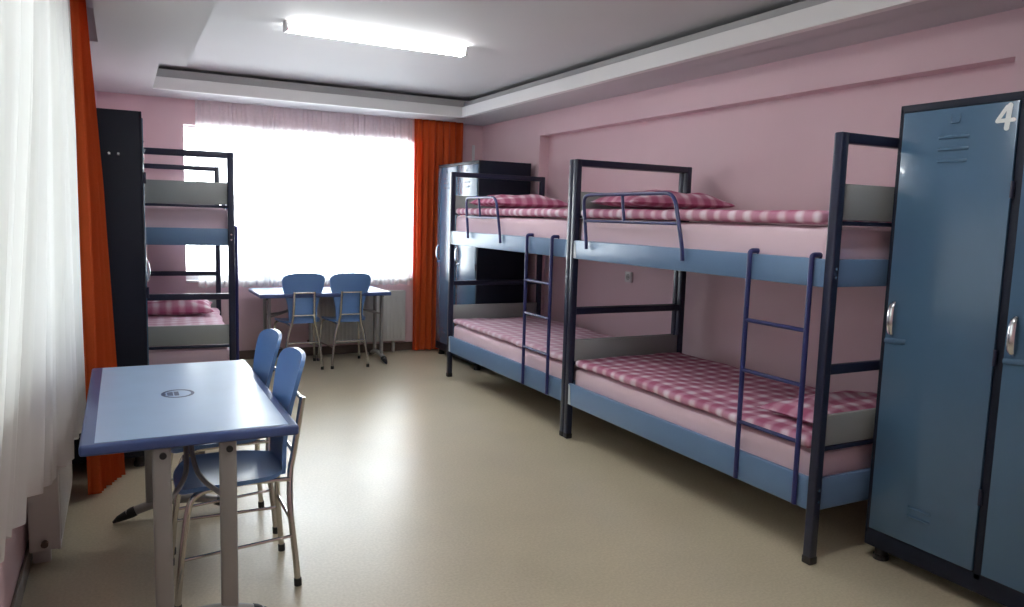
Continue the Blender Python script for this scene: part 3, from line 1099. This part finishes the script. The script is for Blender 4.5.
# ================================================================== RADIATORS
def make_radiator(label, loc, rz, L, z0, z1, depth):
    """local frame: along x from 0 to L, front face towards -y at y = 0, back at +depth"""
    root = thing('radiator', label, 'radiator', loc, rz)
    b = mb()
    box(b, 0, L, 0, 0.012, z0, z1, 0.005, 3)
    n = int(L / 0.04)
    for i in range(n):
        x = 0.02 + i * (L - 0.04) / n
        box(b, x + 0.008, x + 0.028, -0.003, 0.004, z0 + 0.03, z1 - 0.03, 0.003, 2)
    obj('front_panel', b, 'radiator', root)
    b = mb(); box(b, 0, L, depth - 0.012, depth, z0, z1, 0.005, 3)
    obj('rear_panel', b, 'radiator', root)
    for x in (0, L - 0.006):
        b = mb(); box(b, x, x + 0.006, 0.004, depth - 0.004, z0 + 0.004, z1 - 0.004, 0.002)
        obj('side_panel', b, 'radiator', root)
    b = mb()
    box(b, 0.004, L - 0.004, 0.010, depth - 0.010, z1 - 0.006, z1 - 0.001)
    for i in range(int(L / 0.03)):
        box(b, 0.02 + i * 0.03, 0.035 + i * 0.03, 0.014, depth - 0.014, z1 - 0.002, z1 + 0.001)
    obj('top_grille', b, 'radiator', root)
    for x in (0.10, L - 0.12):
        b = mb()
        box(b, x, x + 0.02, depth * 0.4, depth, 0.0, z0 + 0.02, 0.003)
        obj('floor_bracket', b, 'radiator', root)
    b = mb()
    tube(b, [(-0.004, depth * 0.5, z0 + 0.035), (-0.022, depth * 0.5, z0 + 0.035)], 0.013, 12)
    obj('valve', b, 'base', root)
    return root


make_radiator('off-white panel radiator under the left net curtain', (-0.238, 3.28, 0), PI / 2, 0.80, 0.085, 0.60, 0.105)
bpy.data.objects['radiator'].rotation_euler = (0, 0, PI / 2)
make_radiator('off-white panel radiator under the far window', (1.62, 7.345, 0), 0.0, 0.97, 0.12, 0.64, 0.085)


# ================================================================== LAMP AND SMALL FITTINGS
def make_lamp(label, loc):
    lamp = thing('fluorescent_lamp', label, 'ceiling lamp', loc, 0.02, 'fluorescent ceiling lamps')
    b = mb()
    prism(b, [(-0.040, 0.0), (-0.026, -0.030), (0.026, -0.030), (0.040, 0.0)], 'x', -0.61, 0.61)
    obj('housing', b, 'lamp_body', lamp)
    for y in (-0.026, 0.026):
        b = mb(); tube(b, [(-0.59, y, -0.046), (0.59, y, -0.046)], 0.013, 12)
        obj('tube', b, 'tube', lamp)
    for s in (-1, 1):
        b = mb(); box(b, s * 0.599 - 0.009, s * 0.599 + 0.009, -0.044, 0.044, -0.062, -0.002, 0.005, 3)
        obj('end_cap', b, 'lamp_body', lamp)


make_lamp('lit fluorescent batten lamp on the ceiling', (1.53, 4.90, ZU))
make_lamp('added unseen fill lamp on the ceiling nearer the viewer, above the top of the frame', (1.50, 1.70, ZU))  # added out of view to brighten the near beds and floor

sk = thing('wall_socket', 'small white socket on the pink wall under the upper bunk', 'socket', (XREC, 4.858, 0.977))
b = mb(); box(b, -0.010, 0.0, -0.045, 0.045, -0.042, 0.042, 0.004, 3)
obj('cover_plate', b, 'socket', sk)
b = mb(); tube(b, [(-0.0095, 0, 0), (-0.012, 0, 0), (-0.0121, 0, 0), (-0.0105, 0, 0)], [0.026, 0.026, 0.021, 0.020], 20)
obj('round_insert', b, 'legsteel', sk)
b = mb()
for y in (-0.01, 0.01): tube(b, [(-0.0118, y, 0), (-0.0130, y, 0)], 0.005, 10)
obj('pin_hole', b, 'black', sk)

tr = mb(); box(tr, 3.345, 3.375, Y1 - 0.016, Y1, 1.25, 2.17, 0.004)
tag(obj('cable_trunking', tr, 'pvc'), 'short white vertical cable trunking in the far right corner', 'trunking')
